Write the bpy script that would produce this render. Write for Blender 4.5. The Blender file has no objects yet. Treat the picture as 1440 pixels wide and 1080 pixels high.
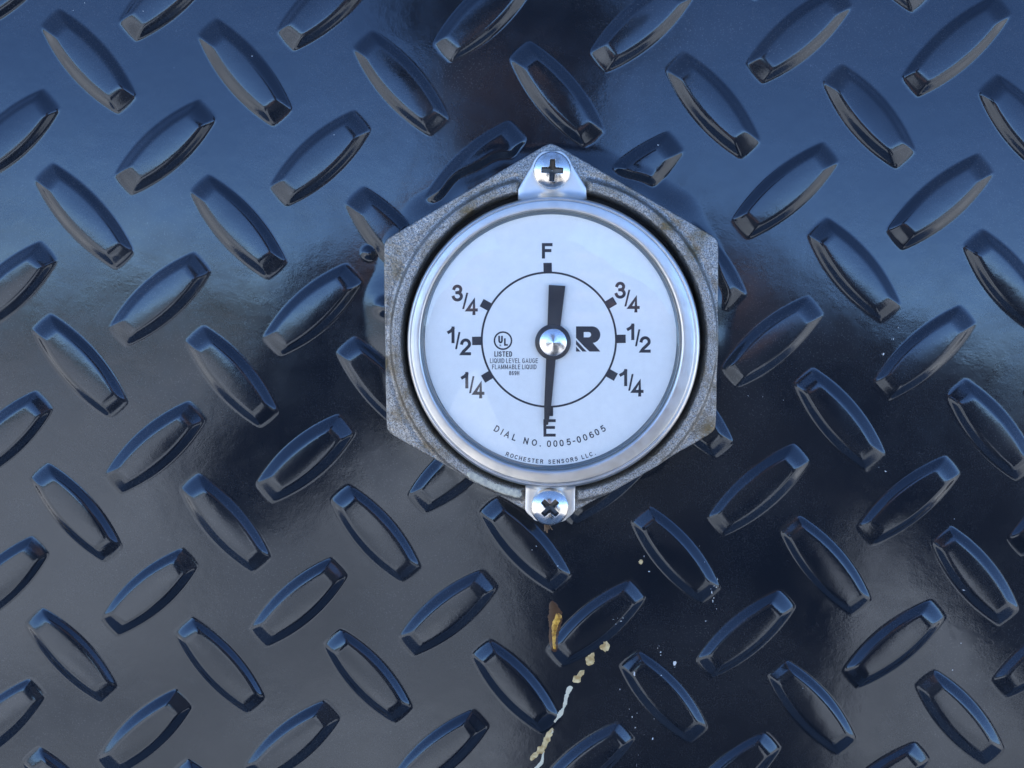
import bpy, bmesh, math, random
import numpy as np
from mathutils import Vector, Matrix

random.seed(7)
rng = np.random.default_rng(11)
sc = bpy.context.scene
R = math.radians

# ------------------------------------------------------------------ camera
F_PX, S = 1738.0, 0.0002            # focal length in photo pixels, metres per pixel on the plate
PITCH, YAW = 0.11103504, -0.00667712
fw = np.array([math.sin(YAW)*math.cos(PITCH), math.cos(YAW)*math.cos(PITCH), -math.sin(PITCH)])
rt = np.cross(fw, [0, 0, 1.0]); rt /= np.linalg.norm(rt)
up = np.cross(rt, fw)
CAM = -fw*F_PX*S
cd = bpy.data.cameras.new('camera'); cam = bpy.data.objects.new('camera', cd)
sc.collection.objects.link(cam); sc.camera = cam
cd.sensor_width = 36; cd.lens = 36*F_PX/1440
cd.clip_start = 0.01; cd.clip_end = 3000
cam.location = CAM
cam.rotation_euler = Vector(fw).to_track_quat('-Z', 'Y').to_euler()
# the tank face leans back a little; everything on it is built upright and leaned at the end
LEAN = Matrix.Rotation(math.radians(-5), 4, 'Y') @ Matrix.Rotation(math.radians(-4.2), 4, 'X')
cam.matrix_world = LEAN @ (Matrix.Translation(Vector(CAM)) @ cam.rotation_euler.to_matrix().to_4x4())
CW = LEAN @ Vector(CAM)

# ------------------------------------------------------------------ sky, sun, exposure
SUN_EL, SUN_AZ = R(46), R(-10)       # behind the plate: its face is in its own shade
w = bpy.data.worlds.new('World'); sc.world = w; w.use_nodes = True
nt = w.node_tree; nt.nodes.clear()
sky = nt.nodes.new('ShaderNodeTexSky'); sky.sky_type = 'NISHITA'
sky.sun_disc = False; sky.sun_elevation = SUN_EL; sky.sun_rotation = SUN_AZ
sky.altitude = 3500; sky.air_density = 0.7; sky.dust_density = 0.0; sky.ozone_density = 5.0
bg = nt.nodes.new('ShaderNodeBackground'); bg.inputs['Strength'].default_value = 0.15
wo = nt.nodes.new('ShaderNodeOutputWorld')
nt.links.new(sky.outputs[0], bg.inputs[0]); nt.links.new(bg.outputs[0], wo.inputs[0])
sd = bpy.data.lights.new('sun', 'SUN'); sun = bpy.data.objects.new('sun', sd)
sc.collection.objects.link(sun)
sd.energy = 4.8; sd.angle = R(0.5); sd.color = (1, .95, .87)
sdir = Vector((math.sin(SUN_AZ)*math.cos(SUN_EL), math.cos(SUN_AZ)*math.cos(SUN_EL), math.sin(SUN_EL)))
sun.rotation_euler = (-sdir).to_track_quat('-Z', 'Y').to_euler()
sun.location = sdir*5
sc.view_settings.view_transform = 'Standard'; sc.view_settings.look = 'None'
sc.view_settings.gamma = 1; sc.view_settings.use_curve_mapping = False
sc.view_settings.exposure = 2.15

# ------------------------------------------------------------------ helpers
def at(px, py, h=0.0):
    """world point at height h in front of the plate, measured off the photograph"""
    d = fw + rt*(px-720)/F_PX + up*(540-py)/F_PX
    t = (-h-CAM[1])/d[1]
    return CAM + d*t
def scl(px, py, h):
    return abs(at(px+5, py, h)[0]-at(px-5, py, h)[0])/10

def link(name, me, parent=None, mat=None, smooth=False, label=None):
    o = bpy.data.objects.new(name, me); sc.collection.objects.link(o)
    if mat: me.materials.append(mat)
    if parent: o.parent = parent
    if smooth: me.polygons.foreach_set('use_smooth', [True]*len(me.polygons))
    if label: o['label'] = label
    return o
def pymesh(name, v, f, parent=None, mat=None, smooth=False, label=None, sharp=None):
    me = bpy.data.meshes.new(name); me.from_pydata([tuple(map(float, p)) for p in v], [], f)
    me.update()
    bm = bmesh.new(); bm.from_mesh(me); bmesh.ops.recalc_face_normals(bm, faces=bm.faces); bm.to_mesh(me); bm.free()
    if sharp is not None:
        me.set_sharp_from_angle(angle=R(sharp)); smooth = True
    return link(name, me, parent, mat, smooth, label)
def gridmesh(name, X, Y, Z, parent, mat, closed=False, smooth=True):
    """X,Y,Z arrays (n,m); wraps in the second axis if closed"""
    n, m = X.shape
    v = np.stack([X, Y, Z], -1).reshape(-1, 3).astype(np.float32)
    i = np.arange(n-1)[:, None]; j = np.arange(m if closed else m-1)[None, :]
    j2 = (j+1) % m
    q = np.stack([i*m+j, i*m+j2, (i+1)*m+j2, (i+1)*m+j], -1).reshape(-1, 4).astype(np.int32)
    me = bpy.data.meshes.new(name)
    me.vertices.add(len(v)); me.vertices.foreach_set('co', v.ravel())
    me.loops.add(q.size); me.loops.foreach_set('vertex_index', q.ravel())
    me.polygons.add(len(q)); me.polygons.foreach_set('loop_start', np.arange(0, q.size, 4, dtype=np.int32))
    me.polygons.foreach_set('loop_total', np.full(len(q), 4, dtype=np.int32))
    me.update(calc_edges=True); me.validate()
    return link(name, me, parent, mat, smooth)
def thing(name, loc, label, cat):
    o = bpy.data.objects.new(name, None); sc.collection.objects.link(o)
    o.location = loc; o.empty_display_size = .01
    o['label'] = label; o['category'] = cat
    return o
def keep(o, parent):                 # parent without moving the world-space mesh
    o.parent = parent; o.matrix_parent_inverse = parent.matrix_world.inverted(); return o
def lathe(name, prof, c, parent, mat, n=256, cfun=None, noise=None):
    """prof: list of (radius m, height m) about axis -Y through c (x,z)"""
    th = np.linspace(0, 2*math.pi, n, endpoint=False)
    pr = np.array(prof)
    cx = np.full(len(pr), c[0] if c else 0.0); cz = np.full(len(pr), c[1] if c else 0.0)
    if cfun is not None: cx, cz = cfun(pr[:, 0], pr[:, 1])
    X = cx[:, None]+pr[:, 0][:, None]*np.cos(th); Z = cz[:, None]+pr[:, 0][:, None]*np.sin(th)
    Y = -np.repeat(pr[:, 1][:, None], n, 1)
    if noise is not None: Y = Y+noise(X, Z)
    return gridmesh(name, X, Y, Z, parent, mat, closed=True)
def smooth_curve(pts, k=6):
    """resample polyline with Chaikin rounding"""
    p = np.array(pts, float)
    for _ in range(k):
        q = np.empty((len(p)*2, p.shape[1])); q[0] = p[0]; q[-1] = p[-1]
        q[1:-1:2] = p[:-1]*.75+p[1:]*.25; q[2:-1:2] = p[:-1]*.25+p[1:]*.75
        p = q
    return p
def sstep(a, b, x):
    t = np.clip((x-a)/(b-a), 0, 1); return t*t*(3-2*t)
def smin(a, b, k):
    h = np.clip(.5+.5*(b-a)/k, 0, 1); return b*(1-h)+a*h-k*h*(1-h)
def smax(a, b, k): return -smin(-a, -b, k)

# ------------------------------------------------------------------ materials
def mat(name, base, rough=.5, metal=0, ior=1.5, coat=0, spec_tint=None):
    m = bpy.data.materials.new(name); m.use_nodes = True
    b = m.node_tree.nodes['Principled BSDF']
    b.inputs['Base Color'].default_value = (*base, 1)
    b.inputs['Roughness'].default_value = rough; b.inputs['Metallic'].default_value = metal
    b.inputs['IOR'].default_value = ior
    if coat: b.inputs['Coat Weight'].default_value = coat
    if spec_tint: b.inputs['Specular Tint'].default_value = (*spec_tint, 1)
    return m
class N:
    def __init__(s, m): s.m = m; s.t = m.node_tree; s.b = s.t.nodes['Principled BSDF']
    def n(s, typ, **kw):
        x = s.t.nodes.new(typ)
        for k, v in kw.items():
            if k in x.inputs.keys(): x.inputs[k].default_value = v
            else: setattr(x, k, v)
        return x
    def l(s, a, b): s.t.links.new(a, b)
    def coord(s, scale=(1, 1, 1)):
        g = s.n('ShaderNodeNewGeometry'); mp = s.n('ShaderNodeMapping')
        mp.inputs['Scale'].default_value = scale
        s.l(g.outputs['Position'], mp.inputs['Vector']); return mp.outputs[0]
    def noise(s, scale, detail=3, rough=.55, vec=None, dist=0):
        x = s.n('ShaderNodeTexNoise'); x.inputs['Scale'].default_value = scale
        x.inputs['Detail'].default_value = detail; x.inputs['Roughness'].default_value = rough
        x.inputs['Distortion'].default_value = dist
        s.l(vec if vec is not None else s.coord(), x.inputs['Vector']); return x.outputs['Fac']
    def ramp(s, fac, stops):
        r = s.n('ShaderNodeValToRGB'); s.l(fac, r.inputs[0])
        e = r.color_ramp.elements
        e[0].position, e[0].color = stops[0][0], (*stops[0][1], 1)
        e[1].position, e[1].color = stops[1][0], (*stops[1][1], 1)
        for p, c in stops[2:]:
            k = e.new(p); k.color = (*c, 1)
        return r.outputs[0]
    def mixc(s, fac, a, b):
        x = s.n('ShaderNodeMix', data_type='RGBA')
        if isinstance(fac, float): x.inputs[0].default_value = fac
        else: s.l(fac, x.inputs[0])
        for i, v in ((6, a), (7, b)):
            if isinstance(v, tuple): x.inputs[i].default_value = (*v, 1)
            else: s.l(v, x.inputs[i])
        return x.outputs[2]
    def bump(s, h, strength, dist):
        x = s.n('ShaderNodeBump'); x.inputs['Strength'].default_value = strength
        x.inputs['Distance'].default_value = dist; s.l(h, x.inputs['Height'])
        return x
g3 = lambda v: (v, v, v)

# plate: dark navy gloss paint with dust, faint orange peel, dull scuffs
M_plate = mat('navy_gloss_paint', (.010, .013, .024), .12, ior=1.58, spec_tint=(.78, .88, 1.0))
k = N(M_plate)
dust = k.ramp(k.noise(26, 6, .62), [(.42, g3(0)), (.75, g3(1))])
fine = k.ramp(k.noise(2600, 2, .6), [(.58, g3(0)), (.72, g3(1))])
spk = k.n('ShaderNodeMath', operation='MULTIPLY'); k.l(dust, spk.inputs[0]); k.l(fine, spk.inputs[1])
c1 = k.mixc(dust, (.0085, .0115, .017), (.017, .0205, .0265))
c2 = k.mixc(spk.outputs[0], c1, (.085, .088, .09))
k.l(c2, k.b.inputs['Base Color'])
k.l(k.ramp(k.noise(60, 5, .65, dist=.4), [(.30, g3(.055)), (.75, g3(.18))]), k.b.inputs['Roughness'])
b1 = k.bump(k.noise(130, 2, .5), .45, .00010)
b2 = k.bump(k.noise(1400, 4, .65), .6, .000016); k.l(b1.outputs[0], b2.inputs['Normal'])
k.l(b2.outputs[0], k.b.inputs['Normal'])

M_body = mat('tank_dark_paint', (.012, .015, .025), .25)

# cast zinc housing, grainy with brown corrosion
M_cast = mat('weathered_cast_metal', (.42, .42, .42), .48, metal=.85)
k = N(M_cast)
grain = k.noise(1500, 3, .75)
stain = k.ramp(k.noise(120, 5, .6), [(.50, g3(0)), (.70, g3(1))])
sp = k.ramp(k.noise(3200, 3, .6), [(.36, g3(0)), (.66, g3(1))])
c = k.mixc(sp, (.13, .125, .115), (.56, .545, .51))
st = k.n('ShaderNodeMath', operation='MULTIPLY'); st.inputs[1].default_value = .9; k.l(stain, st.inputs[0])
c = k.mixc(st.outputs[0], c, (.17, .125, .06))
k.l(c, k.b.inputs['Base Color'])
k.l(k.ramp(k.noise(700, 3, .6), [(.3, g3(.32)), (.7, g3(.62))]), k.b.inputs['Roughness'])
k.l(k.bump(grain, 1.0, .00022).outputs[0], k.b.inputs['Normal'])

M_alu = mat('satin_aluminium', (.78, .78, .80), .27, metal=1)
k = N(M_alu)
k.l(k.mixc(k.ramp(k.noise(160, 5, .6), [(.45, g3(0)), (.85, g3(1))]), (.66, .655, .635), (.54, .535, .515)), k.b.inputs['Base Color'])
k.l(k.ramp(k.noise(300, 4, .6), [(.3, g3(.30)), (.75, g3(.46))]), k.b.inputs['Roughness'])
ALU = k
tc = k.n('ShaderNodeTexCoord'); mp = k.n('ShaderNodeMapping'); k.l(tc.outputs['Object'], mp.inputs[0])
mp.inputs['Location'].default_value = (-at(778.5, 484, .0125)[0], 0, -at(778.5, 484, .0125)[2]); mp.vector_type = 'POINT'
sxyz = k.n('ShaderNodeSeparateXYZ'); k.l(mp.outputs[0], sxyz.inputs[0])
cxyz = k.n('ShaderNodeCombineXYZ'); k.l(sxyz.outputs[0], cxyz.inputs[0]); k.l(sxyz.outputs[2], cxyz.inputs[1])
vl = k.n('ShaderNodeVectorMath', operation='LENGTH'); k.l(cxyz.outputs[0], vl.inputs[0])
n1 = k.n('ShaderNodeTexNoise', noise_dimensions='1D'); n1.inputs['Scale'].default_value = 4200; n1.inputs['Detail'].default_value = 3
k.l(vl.outputs['Value'], n1.inputs['W'])
bb = k.bump(n1.outputs['Fac'], .5, .00003)
bq = k.bump(k.noise(900, 4, .6), .25, .00002); k.l(bb.outputs[0], bq.inputs['Normal'])
k.l(bq.outputs[0], k.b.inputs['Normal'])

M_ear = mat('stamped_aluminium', (.74, .73, .70), .40, metal=.9)
k = N(M_ear)
k.l(k.bump(k.noise(500, 4, .6), .4, .00006).outputs[0], k.b.inputs['Normal'])
M_steel = mat('zinc_plated_steel', (.74, .73, .71), .17, metal=1)
k = N(M_steel)
k.l(k.mixc(k.ramp(k.noise(420, 5, .65), [(.45, g3(0)), (.8, g3(1))]), (.76, .75, .73), (.42, .36, .28)), k.b.inputs['Base Color'])
k.l(k.ramp(k.noise(800, 4, .6), [(.3, g3(.12)), (.8, g3(.38))]), k.b.inputs['Roughness'])
k.l(k.bump(k.noise(700, 3, .6), .3, .00005).outputs[0], k.b.inputs['Normal'])
M_grime_shade = mat('grimy_shaded_recess', (.16, .15, .14), .5, metal=.7)  # screw recess: grime plus painted-in shade, so the cross stands out
M_hub = mat('turned_aluminium', (.85, .85, .84), .20, metal=1)
M_rim = mat('grey_green_rim', (.13, .155, .16), .4)
M_dial = mat('white_dial_card', (.88, .885, .825), .45)
M_ink = mat('dial_ink', (.018, .019, .028), .6)
M_black = mat('pointer_black', (.018, .018, .022), .38)
M_hole = mat('recess_black', (.02, .02, .02), .7)
M_yel = mat('yellowed_white_paint', (.55, .50, .33), .55)
k = N(M_yel)
k.l(k.mixc(k.ramp(k.noise(700, 4, .6), [(.35, g3(0)), (.65, g3(1))]), (.36, .35, .30), (.62, .60, .46)), k.b.inputs['Base Color'])
k.l(k.bump(k.noise(900, 3), .6, .0001).outputs[0], k.b.inputs['Normal'])
M_rust = mat('rust_brown_stain', (.060, .024, .007), .4)
M_gold = mat('amber_residue', (.55, .33, .07), .35)
k = N(M_gold)
k.l(k.mixc(k.ramp(k.noise(600, 4, .6), [(.35, g3(0)), (.6, g3(1))]), (.25, .11, .01), (.80, .46, .06)), k.b.inputs['Base Color'])
M_cream = mat('cream_paint', (.62, .54, .36), .5)
k = N(M_cream)
k.l(k.mixc(k.ramp(k.noise(500, 4, .6), [(.4, g3(0)), (.6, g3(1))]), (.40, .27, .10), (.68, .56, .30)), k.b.inputs['Base Color'])
M_white = mat('white_paint', (.62, .60, .46), .5)
M_speck = mat('dull_white_speck', (.60, .63, .63), .6)
M_leaf = mat('dry_leaf', (.16, .10, .055), .8)

# clear plastic lens: transparent with Fresnel gloss
M_lens = bpy.data.materials.new('clear_lens'); M_lens.use_nodes = True
t = M_lens.node_tree; t.nodes.clear()
fr = t.nodes.new('ShaderNodeFresnel'); fr.inputs['IOR'].default_value = 1.5
tr = t.nodes.new('ShaderNodeBsdfTransparent'); gl = t.nodes.new('ShaderNodeBsdfGlossy')
gl.inputs['Roughness'].default_value = .03; tr.inputs['Color'].default_value = (.97, .98, 1, 1)
mx = t.nodes.new('ShaderNodeMixShader'); mo = t.nodes.new('ShaderNodeOutputMaterial')
t.links.new(fr.outputs[0], mx.inputs[0]); t.links.new(tr.outputs[0], mx.inputs[1])
t.links.new(gl.outputs[0], mx.inputs[2])
ln = t.nodes.new('ShaderNodeTexNoise'); ln.inputs['Scale'].default_value = 220; ln.inputs['Detail'].default_value = 8; ln.inputs['Roughness'].default_value = .7
lg = t.nodes.new('ShaderNodeNewGeometry'); t.links.new(lg.outputs['Position'], ln.inputs['Vector'])
lrp = t.nodes.new('ShaderNodeMapRange'); lrp.inputs[1].default_value = .35; lrp.inputs[2].default_value = .8; lrp.inputs[3].default_value = .0; lrp.inputs[4].default_value = .075
t.links.new(ln.outputs['Fac'], lrp.inputs[0])
df = t.nodes.new('ShaderNodeBsdfDiffuse'); df.inputs['Color'].default_value = (.55, .56, .56, 1)
m2 = t.nodes.new('ShaderNodeMixShader'); t.links.new(lrp.outputs[0], m2.inputs[0])
t.links.new(mx.outputs[0], m2.inputs[1]); t.links.new(df.outputs[0], m2.inputs[2]); t.links.new(m2.outputs[0], mo.inputs[0])

M_ground = mat('dry_grass', (.10, .10, .06), .95)
k = N(M_ground)
k.l(k.mixc(k.noise(.6, 6, .6), (.05, .06, .03), (.16, .15, .09)), k.b.inputs['Base Color'])
M_hill = mat('scrub_hills', (.06, .065, .05), .95)
k = N(M_hill)
k.l(k.mixc(k.noise(.05, 6, .65), (.025, .035, .02), (.10, .10, .075)), k.b.inputs['Base Color'])
M_pave = mat('concrete', (.30, .30, .29), .9)
k = N(M_pave)
big = k.ramp(k.noise(.55, 4, .6, dist=.5), [(.38, g3(0)), (.60, g3(1))])
k.l(k.mixc(k.noise(2.2, 7, .65), k.mixc(big, (.20, .20, .195), (.40, .395, .385)), k.mixc(big, (.33, .33, .32), (.58, .575, .56))), k.b.inputs['Base Color'])
k.l(k.bump(k.noise(40, 5), .5, .01).outputs[0], k.b.inputs['Normal'])
M_cloth = mat('dark_jacket', (.010, .011, .016), .85)
M_skin = mat('skin', (.17, .095, .065), .5)
M_cambody = mat('camera_plastic', (.02, .02, .02), .4)

# ------------------------------------------------------------------ setting: ground and pavement
GZ = -0.95
def sheet(name, x0, x1, y0, y1, z, m, th=.0):
    o = pymesh(name, [(x0, y0, z), (x1, y0, z), (x1, y1, z), (x0, y1, z)], [(0, 1, 2, 3)], None, m)
    o['kind'] = 'structure'; return o
sheet('ground', -800, 800, -900, 700, GZ, M_ground)
sheet('pavement', -30, 40, -27, 9, GZ+.004, M_pave)
hv, hf = [], []
for i in range(121):
    a = -math.pi+math.pi*i/120
    h_ = 5.5+2*math.sin(a*5+1)+1.2*math.sin(a*13)+1*math.sin(a*31+2)
    for rr_, zz_ in ((300, -1), (340, h_*.7), (400, h_), (470, -1)):
        hv.append((rr_*math.cos(a), rr_*math.sin(a), GZ+zz_))
for i in range(120):
    for q in range(3): hf.append((i*4+q, i*4+q+1, i*4+q+5, i*4+q+4))
hills = pymesh('hills', hv, hf, None, M_hill, True); hills['kind'] = 'structure'

# ------------------------------------------------------------------ the tread plate
PX, PZ, P1, P2, RO, OX, OY, SK = -0.11592302, 0.08872018, 0.0428622, 0.04202055, 0.06980746, 0.00777584, 0.01543441, -0.00310754
LH, WH, EH, HT = .0159, .0059, .0033, .00145     # half length, half width, half end width, height
lugs = []
for i in range(-12, 20):
    for j in range(-12, 16):
        for ty in (0, 1):
            a, b = i+ty*(.5+OX), j+ty*(.5+OY)
            u, v = a*P1, -b*P2
            x = PX+u*math.cos(RO)+v*math.sin(RO+SK); z = PZ-u*math.sin(RO)+v*math.cos(RO+SK)
            if abs(x) < .46 and abs(z) < .35:
                ang = (-(math.pi/4)-RO) if ty == 0 else (math.pi/4-RO)
                lugs.append((x, z, ang+random.gauss(0, .012), random.gauss(1, .018), random.gauss(1, .06), random.gauss(0, .25), random.gauss(0, .06)))
gc = at(775, 473, .009)              # gauge axis on the plate
GX, GZc = gc[0], gc[2]
PW0, PW1, PH0, PH1 = -.40, .42, -.30, .30
def axis(a0, a1, f0, f1, fine, coarse):
    return np.concatenate([np.arange(a0, f0, coarse), np.arange(f0, f1, fine), np.arange(f1, a1+coarse*.5, coarse)])
xs = axis(PW0, PW1, -.165, .165, .00034, .0014)
zs = axis(PH0, PH1, -.132, .122, .00034, .0014)
ph = rng.uniform(0, 6.28, 12); kd = rng.uniform(0, 6.28, 12); kf = 2*math.pi/rng.uniform(.035, .13, 12)
def undul(X, Z):
    h = 0
    for a in range(12): h = h+np.sin((X*np.cos(kd[a])+Z*np.sin(kd[a]))*kf[a]+ph[a])*.30/kf[a]/12
    return h*.075
def lugh(X, Z, L):
    x, z, ang, sl, sh, tilt, tl2 = L
    dx, dz = X-x, Z-z
    u = dx*math.cos(ang)+dz*math.sin(ang); v = -dx*math.sin(ang)+dz*math.cos(ang)
    Ls = LH*sl
    wv = EH+(WH-EH)*(1-(u/Ls)**2)
    ds = (wv-np.abs(v))*.70
    de = (Ls-np.abs(u))*.36-.00030*(v/WH)**2
    top = HT*sh*(1.06-.20*(v/WH)**2-.12*(u/Ls)**2)+tilt*.00045*v/WH+tl2*.0014*u/Ls
    h = smin(ds, de, .00032)
    return smin(h, top, .00050)
def rim(X, Z):
    r = np.hypot(X-GX, Z-GZc); th = np.arctan2(Z-GZc, X-GX)
    wob = .0006*np.sin(5*th+1)+.0006*np.sin(11*th+2.3)+.0005*np.sin(23*th)
    wob = wob+.0050*(1-sstep(-.35, .35, np.sin(th)))      # the weld was dressed back further along the top
    return r, wob
def height(X, Z):
    H = np.zeros_like(X)
    for L in lugs:
        x, z = L[0], L[1]
        m = .018
        if X.ndim == 2 and X.shape[0] > 50:
            i0, i1 = np.searchsorted(xs, x-m), np.searchsorted(xs, x+m)
            j0, j1 = np.searchsorted(zs, z-m), np.searchsorted(zs, z+m)
            if i1 <= i0 or j1 <= j0: continue
            sl = (slice(j0, j1), slice(i0, i1))
            H[sl] = np.maximum(H[sl], smax(lugh(X[sl], Z[sl], L), 0*X[sl], .0003))
        else:
            H = np.maximum(H, smax(lugh(X, Z, L), 0*X, .0003))
    r, wob = rim(X, Z)
    # lugs melted away round the gauge collar, the collar flaring up to the housing
    cut = sstep(.0488, .0512, r+wob)
    H = H*cut
    fl = np.clip((.0538-(r+wob*.8))/.0090, 0, 1)
    for bp, br, bh in (((519, 356), .0014, .0011), ((543, 432), .0022, .0014)):
        q = at(*bp); H = H+bh*np.exp(-(((X-q[0])**2+(Z-q[2])**2)/br**2)**1.5)
    return H+.0009*fl**2*(3-2*fl)+undul(X, Z)
X, Z = np.meshgrid(xs, zs)
H = height(X, Z)
edge = np.minimum(np.minimum(X-PW0, PW1-X), np.minimum(Z-PH0, PH1-Z))
H = H-.002*(1-np.clip(edge/.004, 0, 1))**2
tank = thing('fuel_tank', (0, .25, GZ), 'glossy dark navy tank clad in diamond tread plate, behind the round gauge', 'fuel tank')
bpy.context.view_layer.update()
pl = gridmesh('tread_plate', X, -H, Z, None, M_plate); keep(pl, tank)
def box(name, x0, x1, y0, y1, z0, z1, m, bev=.004):
    me = bpy.data.meshes.new(name); bm = bmesh.new(); bmesh.ops.create_cube(bm, size=1)
    for v in bm.verts: v.co = ((x0+x1)/2+v.co.x*(x1-x0), (y0+y1)/2+v.co.y*(y1-y0), (z0+z1)/2+v.co.z*(z1-z0))
    if bev: bmesh.ops.bevel(bm, geom=bm.edges[:], offset=bev, segments=2, affect='EDGES')
    bm.to_mesh(me); bm.free(); return link(name, me, None, m)
keep(box('tank_body', -1.35, 1.35, .003, .75, PH0-.25, PH1+.08, M_body, .01), tank)
for sx in (-1.2, 1.2):
    keep(box('tank_foot', sx-.03, sx+.03, .06, .60, GZ-.25, PH0-.251, M_body), tank)

# paint drips, specks and one painted highlight lying on the plate
def hts(p): 
    a = np.array(p); return height(a[:, 0], a[:, 1])
def drape(name, pts, m, thick=.0004, lab=None, jag=.18, parent=None):
    """pts: (px,py,width px) along the drip, on the plate surface"""
    q = []
    for i in range(len(pts)-1):
        n = max(2, int(math.hypot(pts[i+1][0]-pts[i][0], pts[i+1][1]-pts[i][1])/1.6))
        for t_ in range(n): q.append(tuple(pts[i][c]+(pts[i+1][c]-pts[i][c])*t_/n for c in range(3)))
    q.append(pts[-1])
    q = np.array(q, float); n = len(q)
    wj = 1+jag*np.convolve(rng.normal(size=n+4), np.ones(4)/2.2, 'same')[2:-2]
    q[:, 2] *= np.clip(wj, .4, 1.7)
    off = np.convolve(rng.normal(size=n+4), np.ones(5)/5, 'same')[2:-2]*jag*1.6
    T = np.gradient(q[:, :2], axis=0); T /= np.linalg.norm(T, axis=1)[:, None]+1e-9
    Nn = np.stack([-T[:, 1], T[:, 0]], 1)
    K = 7; tt = np.linspace(-1, 1, K)
    P = q[:, None, :2]+Nn[:, None, :]*(tt[None, :, None]*q[:, None, 2:3]/2+off[:, None, None])
    W = np.array([[at(a[0], a[1], .0005) for a in row] for row in P])
    hh = height(W[..., 0].ravel(), W[..., 2].ravel()).reshape(W.shape[:2])
    ends = np.minimum(np.arange(n), np.arange(n)[::-1])/max(1, min(3, n/2)); ends = np.clip(ends, 0, 1)
    prof = np.sqrt(np.clip(1-tt**2, 0, 1))[None, :]*np.sqrt(ends)[:, None]
    Y = -(hh-.00006+prof*thick*(1+.25*rng.normal(size=prof.shape)))
    o = gridmesh(name, W[..., 0], Y, W[..., 2], None, m)
    keep(o, parent or tank)
    if lab: o['label'] = lab
    return o
drape('rust_stain', [(775, 845, 4), (778, 853, 15), (781, 864, 23), (781, 874, 23), (780, 884, 18), (778, 897, 14), (779, 910, 12), (780, 918, 6)], M_rust, .00018, 'rusty brown drip with amber middle below the gauge', jag=.06)
drape('paint_drip', [(784, 862, 4), (785, 869, 12), (781, 877, 10), (779, 890, 8), (779, 904, 6), (780, 914, 4)], M_gold, .0004, 'amber yellow streak in the rusty drip', jag=.12)
for pts, m in (
    ([(843, 908, 6), (848, 911, 14), (854, 910, 14), (859, 909, 5)], M_cream),
    ([(836, 918, 5), (832, 925, 12), (828, 933, 10), (825, 937, 4)], M_cream),
    ([(822, 942, 5), (817, 948, 12), (811, 956, 11), (805, 961, 4)], M_cream),
    ([(804, 965, 4), (800, 972, 6), (796, 984, 6), (793, 996, 8), (787, 1006, 7), (781, 1014, 5), (779, 1018, 3)], M_white),
    ([(779, 1024, 5), (774, 1030, 8), (769, 1042, 9), (764, 1052, 10), (756, 1060, 9), (749, 1067, 6), (745, 1071, 3)], M_cream),
    ([(775, 1024, 3), (777, 1030, 4), (772, 1034, 2)], M_white),
    ([(765, 1056, 2), (764, 1064, 3), (762, 1073, 4), (757, 1079, 5), (750, 1084, 4)], M_white),
    ([(897, 790, 5), (901, 791, 11), (905, 788, 6)], M_cream),
    ):
    drape('paint_drip', pts, m, .00015, jag=.36)
specks = [(892, 946, 5, 12), (949, 934, 6, 14), (993, 874, 3, 4), (925, 912, 2, 5), (929, 918, 3, 6), (872, 970, 5, 3), (929, 949, 3, 3),
    (889, 1009, 5, 7), (893, 1024, 5, 5), (918, 1040, 4, 9), (885, 998, 3, 3), (899, 1063, 2, 6), (895, 1076, 2, 9), (862, 870, 6, 2), (866, 876, 4, 3),
    (873, 873, 6, 3), (1001, 833, 3, 10), (1003, 846, 4, 8), (1006, 851, 3, 5), (1004, 824, 2, 5), (1009, 815, 2, 9), (913, 804, 6, 2), (921, 808, 5, 2),
    (906, 783, 2, 9), (470, 190, 5, 5), (1256, 477, 5, 9), (1242, 498, 6, 8), (1264, 461, 3, 5), (1237, 657, 6, 2), (1246, 663, 7, 3), (920, 1012, 2, 3),
    (102, 14, 3, 2), (203, 16, 3, 2), (118, 3, 3, 2), (1073, 558, 2, 6), (1102, 563, 2, 3), (1052, 557, 2, 3), (1343, 730, 3, 2), (1352, 905, 4, 2),
    (1355, 830, 8, 2), (1340, 815, 2, 4), (191, 87, 2, 2), (355, 79, 3, 2), (244, 95, 2, 2), (1128, 966, 4, 2), (1340, 943, 3, 3),
    (1007, 826, 2, 6), (999, 828, 2, 5), (1004, 841, 5, 3), (1008, 857, 2, 4), (984, 768, 5, 2), (991, 790, 3, 2), (868, 868, 2, 5), (876, 868, 2, 4), (929, 922, 2, 4), (927, 909, 3, 2), (896, 1004, 2, 3), (906, 1034, 2, 3), (784, 795, 2, 2), (754, 766, 3, 2), (748, 772, 2, 3), (925, 204, 5, 2)]  # last entry is a highlight on a lug, painted as a white speck
for (sx_, sy_, sw, sh_) in specks:
    if sh_ >= sw: pts = [(sx_-.6, sy_-sh_/2, sw*.5), (sx_+.3, sy_, sw), (sx_, sy_+sh_/2, sw*.4)]
    else: pts = [(sx_-sw/2, sy_, sh_*.5), (sx_, sy_+.5, sh_), (sx_+sw/2, sy_, sh_*.4)]
    drape('paint_glint_speck', pts, M_speck, .00008, jag=.3)

# ------------------------------------------------------------------ the gauge
gauge = thing('fuel_gauge', (GX, -.001, GZc), 'round white fuel gauge in a grey hexagonal cast housing, needle pointing near F', 'fuel gauge')
bpy.context.view_layer.update()
G = gauge
mm = .001
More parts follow.
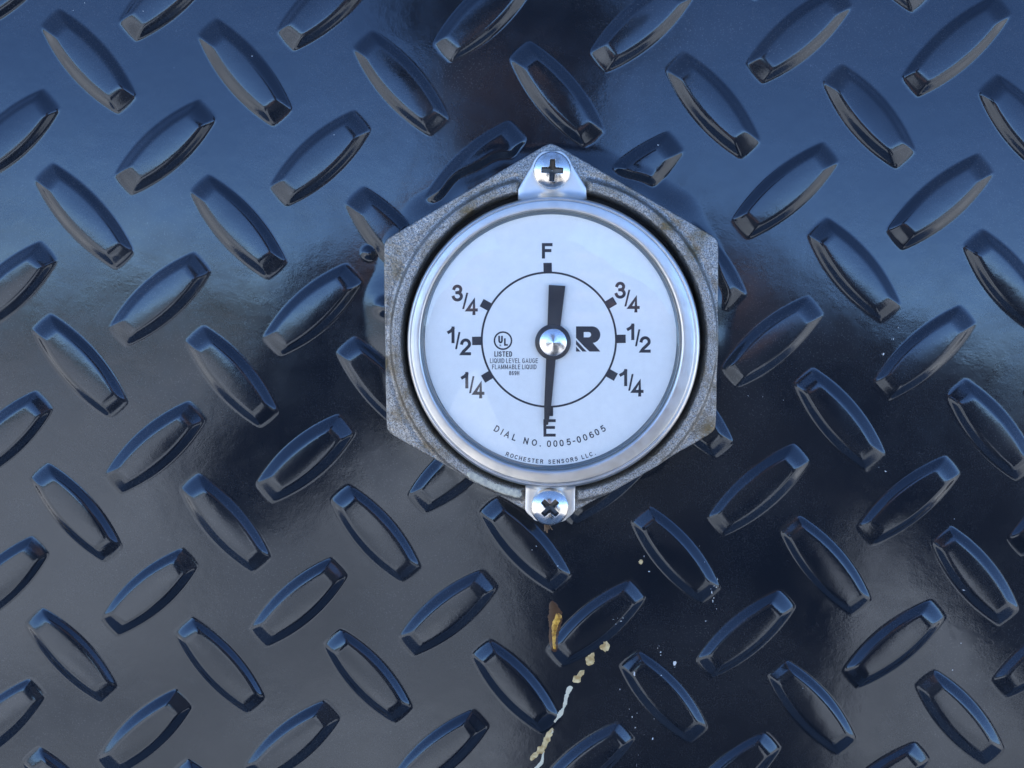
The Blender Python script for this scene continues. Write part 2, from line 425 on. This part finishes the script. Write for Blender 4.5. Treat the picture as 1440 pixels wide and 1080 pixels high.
# housing
ch = at(779, 481, .010); s0 = scl(779, 481, .010)
hx = at(775, 473.5, .009)
nth = 1440
th = np.linspace(0, 2*math.pi, nth, endpoint=False)
rot = R(0.25)
ap = 235.2*s0                       # apothem
dx0, dz0 = hx[0]-ch[0], hx[2]-ch[2]
inv = np.zeros(nth)
for e in range(6):
    a = e*math.pi/3+rot              # flats face left/right
    dist = ap+dx0*math.cos(a)+dz0*math.sin(a)
    inv += np.maximum(np.cos(th-a)/dist, 0)**70
rhex = inv**(-1/70)
r0 = 212.5*s0
def angd(a, b): return np.abs((a-b+math.pi) % (2*math.pi)-math.pi)
# normalised radial samples: inner wall, surface, edge bevel, side
nr = 46
tt = np.linspace(0, 1, nr)
XX, YY, ZZ = [], [], []
def surf(r, th):
    x = r*np.cos(th); z = r*np.sin(th)
    rp = r/s0
    wt = sstep(42*s0, 55*s0, np.abs(x+2*s0))*(z > 0)+sstep(33*s0, 45*s0, np.abs(x+5*s0))*(z <= 0)
    ridge = 1.7*mm*np.exp(-((rp-222)/8.6)**6)*wt
    base = 8.9*mm-1.4*mm*np.clip((rp-233)/40, 0, 1)
    valley = -.45*mm*np.exp(-((rp-236)/4.5)**2)*wt
    # cut-outs for the ears
    ped = -.5*mm*(1-wt)*np.exp(-((rp-215)/14)**2)
    return base+ridge+valley+ped
rows = [(np.full(nth, r0)-1.5*s0, np.full(nth, 3*mm))]
rin = r0+0*th
rows.append((rin-.5*s0, surf(rin, th)-1.2*mm))
for t_ in tt:
    r = rin+(rhex-2.2*s0-rin)*t_
    rows.append((r, surf(r, th)-(.35*mm*(1-sstep(0, .04, t_)))*1.0))
hE = surf(rhex-2.2*s0, th)
for dr, dh in ((-1.4, -.06), (-.6, -.25), (-.1, -.6), (0, -1.1), (.3, -3), (.8, -5.5), (2.5, -9.5)):
    rows.append((rhex+dr*s0, np.maximum(hE+dh*mm, -.5*mm)))
nz = lambda X, Z: 0
XX = np.array([r*np.cos(th) for r, h in rows])+ch[0]
ZZ = np.array([r*np.sin(th) for r, h in rows])+ch[2]
YY = -np.array([h for r, h in rows])
# cast texture: small random relief
rel = rng.normal(size=YY.shape); rel = (rel+np.roll(rel, 1, 1)+np.roll(rel, -1, 1)+np.roll(rel, 1, 0)+np.roll(rel, -1, 0))/5
YY = YY+rel*.00009
hous = gridmesh('housing', XX, YY, ZZ, None, M_cast, closed=True); keep(hous, G)
# dark floor inside the gap
o = lathe('housing_floor', [(0.0, 3.2*mm), (r0, 3.2*mm)], (ch[0], ch[2]), None, M_hole, 96); keep(o, G)
# yellowed paint smear on the lower left ridge: a thin skin following the ridge
def skin_on_ridge(a0, a1, rp0, rp1, m):
    A = np.linspace(a0, a1, 90); Rr = np.linspace(rp0, rp1, 12)
    n1 = 1+.0*A
    AA, RR = np.meshgrid(A, Rr, indexing='ij')
    cen = (rp0+rp1)/2
    wid = np.minimum(1, np.minimum(np.arange(90), np.arange(90)[::-1]*1.0)/9)**.5
    wid = wid*(1+.14*np.convolve(rng.normal(size=94), np.ones(5)/3, 'same')[2:-2])
    RR = cen+(RR-cen)*wid[:, None]
    r = RR*s0
    h = surf(r, AA)+.10*mm*np.sqrt(np.clip(1-((np.linspace(-1, 1, 12))**2), 0, 1))[None, :]-.02*mm
    o = gridmesh('paint_smear', ch[0]+r*np.cos(AA), -h, ch[2]+r*np.sin(AA), None, m); keep(o, G)
    return o
skin_on_ridge(R(236.5), R(258.5), 217, 229, M_yel)['label'] = 'yellowed white paint smear on the lower left rim'

# bezel, ring centres drift slightly as the ring is not quite coaxial with the dial
cb = at(778.5, 484, .0125); sb = scl(778.5, 484, .0125)
ci = at(774.6, 480.8, .0125)
prof = smooth_curve([(198, 4.0), (206.2, 4.6), (206.4, 8), (206.6, 11.4), (206.0, 12.1), (204.5, 12.65), (202.4, 12.9), (201.4, 12.9), (200.8, 12.7), (200.0, 12.7), (199.4, 12.95), (198.4, 13.1), (190, 13.25), (186.4, 13.25), (184.8, 13.15), (184.0, 12.9), (183.6, 12.2), (183.4, 11.2)], 3)
def cfun(r, h):
    k_ = np.clip((206-r/sb)/(206-183), 0, 1)
    return cb[0]+(ci[0]-cb[0])*k_, cb[2]+(ci[2]-cb[2])*k_
bez = lathe('bezel', [(r*sb, h*mm) for r, h in prof], None, None, M_alu, 360, cfun); keep(bez, G)
rimo = lathe('lens_rim', [(183.4*sb, 11.4*mm), (180.5*sb, 11.2*mm), (178.6*sb, 10.9*mm), (178.0*sb, 10.4*mm)], (ci[0], ci[2]), None, M_rim, 256); keep(rimo, G)

# ears of the bezel
def ear(cpx, cpy, axis_ang, wfun, v0, v1, blend, htop, m, name='mounting_ear'):
    """cpx,cpy = bezel centre; strip across the ear axis, v measured outwards"""
    c = np.array([cb[0], cb[2]])
    ax = np.array([math.cos(axis_ang), math.sin(axis_ang)]); sd_ = np.array([-ax[1], ax[0]])
    V = np.concatenate([np.linspace(v0, v1-6, 40), v1-6*(1-np.sin(np.linspace(.05, 1, 14)*math.pi/2))])
    cross = np.array([-1, -1, -.985, -.95, -.8, -.5, -.2, 0, .2, .5, .8, .95, .985, 1, 1.0])
    drop = np.array([2.2, .35, .1, 0, 0, 0, 0, 0, 0, 0, 0, 0, .1, .35, 2.2])
    Xs, Ys, Zs = [], [], []
    for v in V:
        wv = max(wfun(v), .01)
        rr = np.sqrt(v*v+(cross*wv)**2)
        h = htop+blend*np.exp(-np.maximum(rr-206, 0)/3.0)-drop
        endd = sstep(v1-1.6, v1, v)*1.2
        h = h-endd
        p = c[:, None]+(ax[:, None]*v+sd_[:, None]*cross*wv)*sb
        Xs.append(p[0]); Zs.append(p[1]); Ys.append(-h*mm)
    Xs.append(Xs[-1]); Zs.append(Zs[-1]); Ys.append(np.full(len(cross), -(htop-2.2)*mm))
    o = gridmesh(name, np.array(Xs), np.array(Ys), np.array(Zs), None, m); keep(o, G); return o
def w_top(v):
    if v < 217: return 48
    if v < 251: return 48+(27-48)*(v-217)/34
    return math.sqrt(max(0, 28.2**2-(v-243)**2))
def w_bot(v):
    if v < 240: return 36
    if v < 253: return 36-12*((v-240)/13)**1.5
    return 24*math.sqrt(max(0, 1-((v-253)/6)**2))
pt = at(776.5, 239, .0105); pb = at(773.5, 713.5, .0105)
ear(0, 0, math.atan2(pt[2]-cb[2], pt[0]-cb[0]), w_top, 202, 270, 1.9, 10.1, M_ear)
ear(0, 0, math.atan2(pb[2]-cb[2], pb[0]-cb[0]), w_bot, 202, 258.5, .9, 10.1, M_ear)

# Phillips pan-head screws
def screw(px, py, rot_, tilt=0, rad=26.0, arm=15.5):
    hb = 10.1
    c = at(px, py, .0125); s_ = scl(px, py, .0125)
    na, nr_ = 288, 110
    a = np.linspace(0, 2*math.pi, na, endpoint=False)[None, :]
    r = np.linspace(0.02, rad, nr_)[:, None]
    x, z = r*np.cos(a), r*np.sin(a)
    dome = 3.1*np.sqrt(np.clip(1-(r/(rad*1.12))**2, 0, 1))**1.15*1.0
    xr = x*math.cos(rot_)+z*math.sin(rot_); zr = -x*math.sin(rot_)+z*math.cos(rot_)
    ax_, az_ = np.abs(xr), np.abs(zr)
    lo, hi = np.minimum(ax_, az_), np.maximum(ax_, az_)
    d1 = smin(4.4-.03*hi-lo, arm-hi, 1.0)        # inside the arms
    d2 = (9.6-(lo+hi))*.7                          # sloped corners round the middle
    d = np.maximum(d1, d2)
    dep = np.clip(d/1.3, 0, 1); dep = dep*dep*(3-2*dep)
    fl = 1.9+1.6*np.clip(1-hi/arm, 0, 1)
    rr_ = np.clip((d+1.2)/1.2, 0, 1)*(1-np.clip(d/.4, 0, 1))
    h = hb+.35+dome-dep*fl
    Xr = c[0]+x*s_; Zr = c[2]+z*s_; Y = -h*mm
    # skirt down to the ear
    Xr = np.vstack([Xr, c[0]+(rad+.5)*s_*np.cos(a), c[0]+(rad+.5)*s_*np.cos(a)])
    Zr = np.vstack([Zr, c[2]+(rad+.5)*s_*np.sin(a), c[2]+(rad+.5)*s_*np.sin(a)])
    Y = np.vstack([Y, Y[-1:]+.25*mm, np.full((1, na), -(hb-.1)*mm)])
    o = gridmesh('screw', Xr, Y, Zr, None, M_steel, closed=True); keep(o, G)
    o.data.materials.append(M_grime_shade)
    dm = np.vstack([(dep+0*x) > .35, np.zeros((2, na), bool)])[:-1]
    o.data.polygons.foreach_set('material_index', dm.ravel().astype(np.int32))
    return o
screw(776.6, 239.5, R(-2))['label'] = 'upper cross-head screw with upright cross recess'
screw(773.4, 714, R(45), arm=14.5)['label'] = 'lower cross-head screw with cross recess turned to an X'

# dial card
HD = .0104
cdl = at(774, 480.8, HD); sdl = scl(774, 480.8, HD)
dial = lathe('dial_face', [(0.0, HD), (60*sdl, HD), (120*sdl, HD), (178.2*sdl, HD)], (cdl[0], cdl[2]), None, M_dial, 128); keep(dial, G)
HI = HD+.00004
def ink(name, polys, h=HI, m=M_ink, parent=None):
    """polys: list of px polygons (may be concave); thin print"""
    bm = bmesh.new()
    for poly in polys:
        vs = [bm.verts.new(Vector(at(p[0], p[1], h))) for p in poly]
        if len(vs) > 2: 
            f = bm.faces.new(vs)
            if f.normal.y > 0: f.normal_flip()
    bmesh.ops.triangulate(bm, faces=bm.faces[:])
    me = bpy.data.meshes.new(name); bm.to_mesh(me); bm.free()
    for p in me.polygons: pass
    o = link(name, me, None, m); keep(o, parent or G); return o
def ring(cx, cy, r1, r2, n=160):
    out = []
    for i in range(n):
        a, b = 2*math.pi*i/n, 2*math.pi*(i+1)/n
        out.append([(cx+r1*math.cos(a), cy+r1*math.sin(a)), (cx+r2*math.cos(a), cy+r2*math.sin(a)), (cx+r2*math.cos(b), cy+r2*math.sin(b)), (cx+r1*math.cos(b), cy+r1*math.sin(b))])
    return out
CX, CY = 771.9, 477.6
ink('scale_ring', ring(CX, CY, 93.0, 95.8))
def tick(deg, w_=11.8, r1=94.5, r2=108):
    a = R(deg); c, s_ = math.cos(a), -math.sin(a)
    return [[(CX+r*c-k_*s_*w_/2, CY+r*s_+k_*c*w_/2) for r, k_ in ((r1, -1), (r2, -1), (r2, 1), (r1, 1))]]
for d_ in (91, 30.7, .6, -29.3, 151.2, 181, 211, 270):
    ink('scale_tick', tick(d_, r2=108 if d_ != 270 else 107.5), h=HI+.00002)

# lettering drawn stroke by stroke in a plain grotesque style
def El(cx, cy, rx, ry, a0, a1, n=22):
    return [(cx+rx*math.cos(R(a0+(a1-a0)*i/n)), cy+ry*math.sin(R(a0+(a1-a0)*i/n))) for i in range(n+1)]
def Sq(cx, cy, rx, ry, n=44, p=.85):
    out = []
    for i in range(n+1):
        a = 2*math.pi*i/n; c, s_ = math.cos(a), math.sin(a)
        out.append((cx+rx*math.copysign(abs(c)**p, c), cy+ry*math.copysign(abs(s_)**p, s_)))
    return out
GL = {  # relative width, strokes (c = closed)
 '0': (.55, [Sq(.5, .5, .5, .5)]), '1': (.30, [[(1, 0), (1, 1)], [(0, .70), (.55, .80), (.97, .97)]]),
 '2': (.58, [El(.5, .71, .5, .29, 170, -25)+[(.62, .38), (.22, .17), (.02, 0), (1, 0)]]),
 '3': (.58, [El(.48, .765, .44, .235, 165, -75)+[(.42, .53)], El(.48, .265, .52, .265, 75, -165)]),
 '4': (.62, [[(1, .27), (0, .27), (.74, 1), (.74, 0)]]),
 '5': (.56, [[(.92, 1), (.18, 1), (.06, .52)]+El(.48, .32, .52, .32, 105, -145)]),
 '6': (.58, [El(.5, .30, .5, .30, 180, -180, 30), [(0, .30), (.02, .62), (.18, .90), (.50, 1), (.85, .93)]]),
 '8': (.56, [Sq(.5, .765, .42, .235), Sq(.5, .265, .5, .265)]),
 '9': (.58, [El(.5, .70, .5, .30, 0, 360, 30), [(1, .70), (.98, .38), (.82, .10), (.50, 0), (.15, .07)]]),
 '-': (.30, [[(0, .42), (1, .42)]]), '.': (.02, [[(0, 0), (0, .03)]]),
 'A': (.72, [[(0, 0), (.5, 1), (1, 0)], [(.2, .33), (.8, .33)]]),
 'B': (.60, [[(0, 0), (0, 1), (.6, 1)]+El(.6, .77, .34, .23, 80, -90)+[(0, .54)], [(0, 0), (.6, 0)]+El(.6, .27, .4, .27, -80, 80)]),
 'C': (.68, [El(.52, .5, .52, .5, 48, 312, 30)]),
 'D': (.64, [[(0, 0), (0, 1), (.45, 1)]+El(.45, .5, .55, .5, 80, -80, 24)+[(.45, 0), (0, 0)]]),
 'E': (.54, [[(1, 1), (0, 1), (0, 0), (1, 0)], [(0, .53), (.92, .53)]]),
 'F': (.50, [[(1, 1), (0, 1), (0, 0)], [(0, .52), (.85, .52)]]),
 'G': (.70, [El(.52, .5, .52, .5, 48, 322, 30)+[(1, .18), (1, .46), (.58, .46)]]),
 'H': (.62, [[(0, 0), (0, 1)], [(1, 0), (1, 1)], [(0, .52), (1, .52)]]),
 'I': (.02, [[(0, 0), (0, 1)]]), 'L': (.50, [[(0, 1), (0, 0), (1, 0)]]),
 'M': (.78, [[(0, 0), (0, 1)], [(0, 1), (.5, .1), (1, 1)], [(1, 0), (1, 1)]]), 'N': (.64, [[(0, 0), (0, 1)], [(0, .96), (1, .04)], [(1, 0), (1, 1)]]),
 'O': (.74, [El(.5, .5, .5, .5, 0, 360, 40)]), 'Q': (.74, [El(.5, .5, .5, .5, 0, 360, 40), [(.62, .24), (.95, -.03)]]),
 'R': (.62, [[(0, 0), (0, 1), (.6, 1)]+El(.6, .75, .38, .25, 80, -90)+[(0, .5)], [(.55, .48), (.78, .38), (1, 0)]]),
 'S': (.60, [El(.5, .745, .44, .255, 28, 225, 18)+[(.5, .515)]+El(.5, .27, .5, .27, 55, -152, 20)]),
 'T': (.60, [[(0, 1), (1, 1)], [(.5, 1), (.5, 0)]]),
 'U': (.60, [[(0, 1), (0, .38)]+El(.5, .34, .5, .34, 180, 360, 20)+[(1, 1)]]), 'V': (.68, [[(0, 1), (.5, 0), (1, 1)]]),
}
def ribbon(P, t_):
    """polyline -> list of quads with mitred joins and square caps"""
    P = [np.array(p, float) for p in P]
    Q = [P[0]]
    for p in P[1:]:
        if np.linalg.norm(p-Q[-1]) > 1e-4: Q.append(p)
    P = Q; n = len(P); closed = np.linalg.norm(P[0]-P[-1]) < t_*.3 and n > 8
    if closed: P[-1] = P[0]
    dirs = [(P[i+1]-P[i])/np.linalg.norm(P[i+1]-P[i]) for i in range(n-1)]
    L, Rr = [], []
    for i in range(n):
        if i == 0: d0 = dirs[-1] if closed else dirs[0]; d1 = dirs[0]
        elif i == n-1: d0 = dirs[-1]; d1 = dirs[0] if closed else dirs[-1]
        else: d0, d1 = dirs[i-1], dirs[i]
        n0 = np.array([-d0[1], d0[0]]); n1 = np.array([-d1[1], d1[0]])
        m_ = n0+n1; ln = np.linalg.norm(m_)
        m_ = m_/ln if ln > .2 else n1
        k_ = min(1/max(m_@n1, .30), 2.1)
        p = P[i].copy()
        if not closed and i == 0: p = p-dirs[0]*t_/2
        if not closed and i == n-1: p = p+dirs[-1]*t_/2
        L.append(p+m_*k_*t_/2); Rr.append(p-m_*k_*t_/2)
    return [[L[i], L[i+1], Rr[i+1], Rr[i]] for i in range(n-1)]
def glyph(ch_, x0, x1, y0, y1, t_):
    """strokes fitted to a pixel box, returned as groups of quads (y down)"""
    wd, st = GL[ch_]
    ax0, ax1 = x0+t_/2, x1-t_/2
    if x1-x0 < t_*1.05: ax0 = ax1 = (x0+x1)/2
    out = []
    for s_ in st:
        P = [(ax0+(ax1-ax0)*p[0], (y1-t_/2)-((y1-y0)-t_)*p[1]) for p in s_]
        out.append(ribbon(P, t_))
    return out
def print_glyphs(name, groups, m=M_ink):
    V, Fc = [], []
    for gi, g_ in enumerate(groups):
        hh_ = HI+.0000015*(gi % 5)
        for q in g_:
            b = len(V)
            V += [at(p[0], p[1], hh_) for p in q]; Fc.append((b, b+1, b+2, b+3))
    me = bpy.data.meshes.new(name); me.from_pydata([tuple(map(float, p)) for p in V], [], Fc); me.update()
    o = link(name, me, None, m); keep(o, G); return o
def one(ch_, x0, x1, y0, y1, t_): return glyph(ch_, x0, x1, y0, y1, t_)
def line(txt, x0, x1, y0, y1, t_, gap=.20, space=.34):
    hgt = y1-y0; ws = [GL[c][0] if c != ' ' else None for c in txt]
    tot = 0; pos = []
    for c, w_ in zip(txt, ws):
        if w_ is None: tot += space; pos.append(None); continue
        wt_ = w_+t_/hgt; pos.append((tot, tot+wt_)); tot += wt_+gap
    tot -= gap; sx_ = (x1-x0)/tot; out = []
    for c, p in zip(txt, pos):
        if p: 
            a_, b_ = x0+p[0]*sx_, x0+p[1]*sx_
            if c in 'I.': m_ = (a_+b_)/2; a_, b_ = m_-t_/2, m_+t_/2
            out += glyph(c, a_, b_, y0, y1, t_)
    return out
def thin_slash(sl):   # slanted bar
    x0, x1, y0, y1 = sl
    return [(x0, y1), (x0+2.7, y1), (x1, y0), (x1-2.7, y0)]
print_glyphs('full_mark', one('F', 762, 777, 341.8, 363.6, 4.4))
print_glyphs('empty_mark', one('E', 764.2, 781.5, 589.5, 614, 4.1))
fr_data = [
 ('3', '4', (635.8, 651, 400.2, 424), (650, 658.5, 411.7, 434.6), (655.2, 671.8, 420.3, 443)),
 ('3', '4', (864.8, 880, 396.2, 420), (878, 886.4, 407.5, 431), (882.8, 899.6, 417, 439.4)),
 ('1', '2', (629, 639.2, 459.2, 482.6), (640, 647.4, 467, 491), (647.2, 662.4, 476, 499.6)),
 ('1', '2', (881.4, 892, 455, 478.2), (893, 900.4, 463.2, 487), (899.6, 915, 472.8, 496)),
 ('1', '4', (648.2, 658.6, 523.2, 546.2), (659.6, 667.2, 529, 553), (664.8, 681.2, 537.4, 560.2)),
 ('1', '4', (871, 882, 519, 543), (883.4, 891, 526, 549.4), (888, 905, 534.6, 557.6))]
for n_, d_, a_, s_, c_ in fr_data:
    sl_ = [np.array(p) for p in thin_slash(s_)]
    print_glyphs('fraction_mark', one(n_, *a_, 4.3)+[[[sl_[0], sl_[1], sl_[2], sl_[3]]]]+one(d_, *c_, 4.3))
# listing mark
UX, UY = 707.3, 479
ink('listing_ring', ring(UX, UY, 10.9, 13.1, 72))
print_glyphs('listing_mark', one('U', 700.7, 707.1, 472.2, 482.8, 2.4)+one('L', 708.8, 714.2, 475.8, 486.2, 2.3)+one('R', 702.6, 704.8, 484.6, 487.2, .5))
print_glyphs('listing_text', line('LISTED', 695.2, 720.2, 494, 501.6, 1.35)+line('LIQUID LEVEL GAUGE', 689, 756.4, 503.9, 510.6, .85)
    +line('FLAMMABLE LIQUID', 692, 754.4, 512.6, 519.2, .88)+line('869H', 715.9, 730.2, 521.7, 527.7, .9))
# maker's letter with cut stripes
def P5(*pts): return [(620+x/4.8, 370+y/4.8) for x, y in pts]
bo = [(1020+math.sin(t_)*56, 483-math.cos(t_)*56) for t_ in np.linspace(0, math.pi, 24)]
bi = [(996+math.sin(t_)*18, 483-math.cos(t_)*18) for t_ in np.linspace(0, math.pi, 24)]
mk = [P5((912, 427), (964, 427), (964, 560), (912, 504)), P5((964, 427), (1020, 427), (996, 465), (964, 465)),
      P5((964, 501), (996, 501), (1020, 539), (964, 539)), P5((964, 539), (1026, 539), (1077, 597), (1003, 597), (964, 560)),
      P5((912, 520), (984, 597), (956, 597), (912, 549)), P5((912, 563), (943, 597), (912, 597))]
for i in range(23): mk.append(P5(bo[i], bo[i+1], bi[i+1], bi[i]))
ink('maker_mark', mk)
# curved lines of text
def arc_text(chars, hp_, rad, cy, cx, t_, wk=1.0):
    out = []
    for ch_, xp in chars:
        w_ = max(GL[ch_][0]*hp_*wk+t_*.6, t_)
        if ch_ in '.I': w_ = t_
        ang = math.asin((xp-cx)/rad)
        for g_ in glyph(ch_, -w_/2, w_/2, -hp_/2, hp_/2, t_):
            out.append([[np.array([cx+(rad+p[1])*math.sin(ang)+p[0]*math.cos(ang), cy+(rad+p[1])*math.cos(ang)-p[0]*math.sin(ang)]) for p in q] for q in g_])
    return out
d_line = list(zip('DIALNO.0005-00605', [698.8, 706, 713.3, 723.4, 739.7, 751.5, 760, 772, 781, 789.7, 799.7, 807, 814, 822.8, 831.7, 839.4, 848]))
print_glyphs('dial_number', arc_text(d_line, 9.2, 143, 481, 773, 1.5, .95))
m_line = list(zip('ROCHESTERSENSORSLLC.', [713.6, 719.9, 726, 732, 738, 744, 749.8, 755.4, 761.7, 773, 779, 785.2, 791.4, 797.8, 804.2, 810.2, 819.6, 825.2, 830.9, 836.4]))
print_glyphs('maker_name', arc_text(m_line, 6.0, 168.5, 480.8, 772.5, 1.05, .95))
dots = []
for dx_ in list(np.arange(735, 765, 3.6))+list(np.arange(796, 818, 3.2))+[821, 825, 829]:
    a_ = math.asin((dx_-772.5)/176.3); yy_ = 480.8+176.3*math.cos(a_)-1.2
    dots.append([(dx_-.7, yy_-.4), (dx_+.7, yy_-.4), (dx_+.7, yy_+.4), (dx_-.7, yy_+.4)])
ink('print_dots', dots)

# pointer, boss and hub
def slab(name, poly, h0, h1, m):
    n = len(poly); b = [at(*p, h0) for p in poly]; t_ = [np.array([q[0], -h1, q[2]]) for q in b]
    f = [tuple(range(n)), tuple(range(2*n-1, n-1, -1))]+[(i, (i+1) % n, n+(i+1) % n, n+i) for i in range(n)]
    o = pymesh(name, b+t_, f, None, m); keep(o, G); return o
hp = HD+.0008
slab('pointer', [(771.7, 400.6), (795, 402), (787.2, 465), (781.8, 500), (775.0, 572), (770.8, 597), (765.4, 598), (765.2, 572), (768, 503), (769.6, 465)], hp, hp+.0003, M_black)
hc = at(777.6, 481.2, HD+.0009); sh_ = scl(777.6, 481.2, HD+.0009)
keep(lathe('pointer_boss', [(25.2*sh_, HD+.0003), (25*sh_, HD+.0012), (24*sh_, HD+.0014), (0.01*sh_, HD+.0014)], (hc[0], hc[2]), None, M_black, 96), G)
keep(lathe('hub_cap', [(19.4*sh_, HD+.0014), (19.2*sh_, HD+.0016), (18.4*sh_, HD+.0017), (9*sh_, HD+.0020), (0.02*sh_, HD+.00235)], (hc[0]+.2*sh_, hc[2]), None, M_hub, 96), G)

# lens
lr = 182.2*sb
lens = lathe('lens', [(lr*math.sin(a), .0118+.0011*(math.cos(a*1.0)-0)/1.0) for a in np.linspace(0.0005, math.pi/2, 40)], (ci[0], ci[2]), None, M_lens, 128); keep(lens, G)

# dried scrap under the lower screw
scrap = thing('dried_leaf_scrap', tuple(at(768, 742, .009)), 'tiny dried brown leaf scrap caught below the lower screw', 'leaf scrap')
bpy.context.view_layer.update()
V, Fc = [], []
for q in range(13):
    a0 = at(766+rng.uniform(-1, 5), 731+rng.uniform(-2, 2), .0095)
    a1 = at(769+rng.normal()*4.5, 744+rng.normal()*3.5, .0095+rng.normal()*.0008)
    w_ = rng.uniform(.00012, .0003); mid = (a0+a1)/2+rng.normal(size=3)*.0003
    b = len(V)
    for p in (a0, mid, a1):
        V += [p+np.array([w_, 0, 0]), p-np.array([w_, 0, 0]), p+np.array([0, w_, 0])]
    for s2 in (0, 3):
        for c_ in range(3): Fc.append((b+s2+c_, b+s2+(c_+1) % 3, b+s2+3+(c_+1) % 3, b+s2+3+c_))
keep(pymesh('leaf_shreds', V, Fc, None, M_leaf), scrap)

# ------------------------------------------------------------------ the photographer, seen as the dark reflection
def skin_fig(name, joints, edges, m, parent=None, lvl=2):
    me = bpy.data.meshes.new(name)
    me.from_pydata([j[0] for j in joints], edges, [])
    o = bpy.data.objects.new(name, me); sc.collection.objects.link(o)
    md = o.modifiers.new('skin', 'SKIN'); ss = o.modifiers.new('sub', 'SUBSURF'); ss.levels = ss.render_levels = lvl
    for i, j in enumerate(joints):
        me.skin_vertices[0].data[i].radius = (j[1], j[2] if len(j) > 2 else j[1])
    me.skin_vertices[0].data[0].use_root = True
    md.use_smooth_shade = True
    me.materials.append(m)
    if parent: keep(o, parent)
    return o
bx, by, bz = .10, -.80, .185
person = thing('person', (bx, by, GZ+.004), 'person in dark jacket and brimmed hat holding a small camera up to the gauge', 'person')
bpy.context.view_layer.update()
J = [((bx+.07, by, bz-.66), .19, .12), ((bx+.06, by, bz-.40), .23, .13), ((bx+.02, by, bz-.20), .20, .11), ((bx-.06, by+.0, bz-.08), .06), ((bx-.09, by+.03, bz-.02), .05),
     ((bx+.21, by, bz-.15), .075), ((bx+.54, by+.05, bz-.47), .11), ((bx+.06, by+.33, bz-.13), .036),
     ((bx-.19, by, bz-.15), .065), ((bx-.34, by+.10, bz-.34), .06), ((bx-.20, by+.33, bz-.13), .036),
     ((bx+.15, by, bz-.84), .10), ((bx+.11, by+.02, GZ+.50), .06), ((bx+.11, by, GZ+.12), .045), ((bx+.12, by+.12, GZ+.05), .04),
     ((bx-.04, by, bz-.84), .10), ((bx-.11, by+.02, GZ+.50), .06), ((bx-.11, by, GZ+.12), .045), ((bx-.12, by+.12, GZ+.05), .04)]
E_ = [(0, 1), (1, 2), (2, 3), (3, 4), (2, 5), (5, 6), (6, 7), (2, 8), (8, 9), (9, 10), (0, 11), (11, 12), (12, 13), (13, 14), (0, 15), (15, 16), (16, 17), (17, 18)]
skin_fig('body', J, E_, M_cloth, person)
# head as a shaped ellipsoid with nose and brow, hat over it
def ellips(name, c, rx, ry, rz, m, fn=None, seg=40):
    a = np.linspace(0, 2*math.pi, seg, endpoint=False)[None, :]; b = np.linspace(.02, math.pi-.02, 26)[:, None]
    x = np.sin(b)*np.cos(a); y = np.sin(b)*np.sin(a); z = np.cos(b)+0*a
    if fn: x, y, z = fn(x, y, z)
    o = gridmesh(name, c[0]+rx*x, c[1]+ry*y, c[2]+rz*z, None, m, closed=True); keep(o, person); return o
def facef(x, y, z):
    jaw = 1-.28*np.clip(-z, 0, 1)**1.5
    nose = .22*np.exp(-(x/.16)**2-((z+.1)/.22)**2)*(y > 0)
    return x*jaw, y*jaw+nose, z
hcx, hcy, hcz = bx-.12, by+.06, bz+.055
ellips('head', (hcx, hcy, hcz), .074, .095, .118, M_skin, facef)
ellips('hair', (hcx, hcy-.022, hcz+.012), .080, .090, .118, M_cloth)
ellips('hat', (hcx, hcy, hcz+.055), .086, .105, .075, M_cloth, lambda x, y, z: (x*(1+.55*np.exp(-((z+.1)/.13)**2)), y*(1+.55*np.exp(-((z+.1)/.13)**2)), np.where(z < -.2, -.2, z)))
# hands gripping the camera
cz_ = CW[2]
for sgn in (1, -1):
    hx0, hy0, hz0 = (bx+.06 if sgn > 0 else bx-.20), by+.33, bz-.13
    tx = CW[0]+sgn*.055
    H_ = [((hx0, hy0, hz0), .026), ((tx+sgn*.02, CW[1]-.07, cz_-.035), .030, .018)]
    Ed = [(0, 1)]
    for q in range(4):
        b = len(H_)
        H_ += [((tx+sgn*.006, CW[1]-.055, cz_-.030+q*.017), .0085), ((tx-sgn*.008, CW[1]-.036, cz_-.032+q*.017), .008), ((tx-sgn*.022, CW[1]-.034, cz_-.032+q*.017), .007)]
        Ed += [(1, b), (b, b+1), (b+1, b+2)]
    b = len(H_)
    H_ += [((tx-sgn*.004, CW[1]-.088, cz_-.018), .010), ((tx-sgn*.022, CW[1]-.092, cz_-.006), .008)]
    Ed += [(1, b), (b, b+1)]
    skin_fig('hand', H_, Ed, M_skin, person, 1)
cam_t = thing('compact_camera', (CW[0], CW[1]-.06, cz_-.03), 'small black compact camera held in both hands of the person', 'camera')
bpy.context.view_layer.update()
keep(box('camera_body', CW[0]-.048, CW[0]+.048, CW[1]-.075, CW[1]-.047, cz_-.030, cz_+.030, M_cambody, .004), cam_t)
keep(lathe('camera_lens', [(.020, -(CW[1]-.0465)), (.020, -(CW[1]-.030)), (.016, -(CW[1]-.028)), (.0005, -(CW[1]-.033))], (CW[0], cz_), None, M_cambody, 48), cam_t)

# lean the tank face and all that sits on it
bpy.context.view_layer.update()
for o in (tank, gauge, scrap):
    o.matrix_world = LEAN @ o.matrix_world
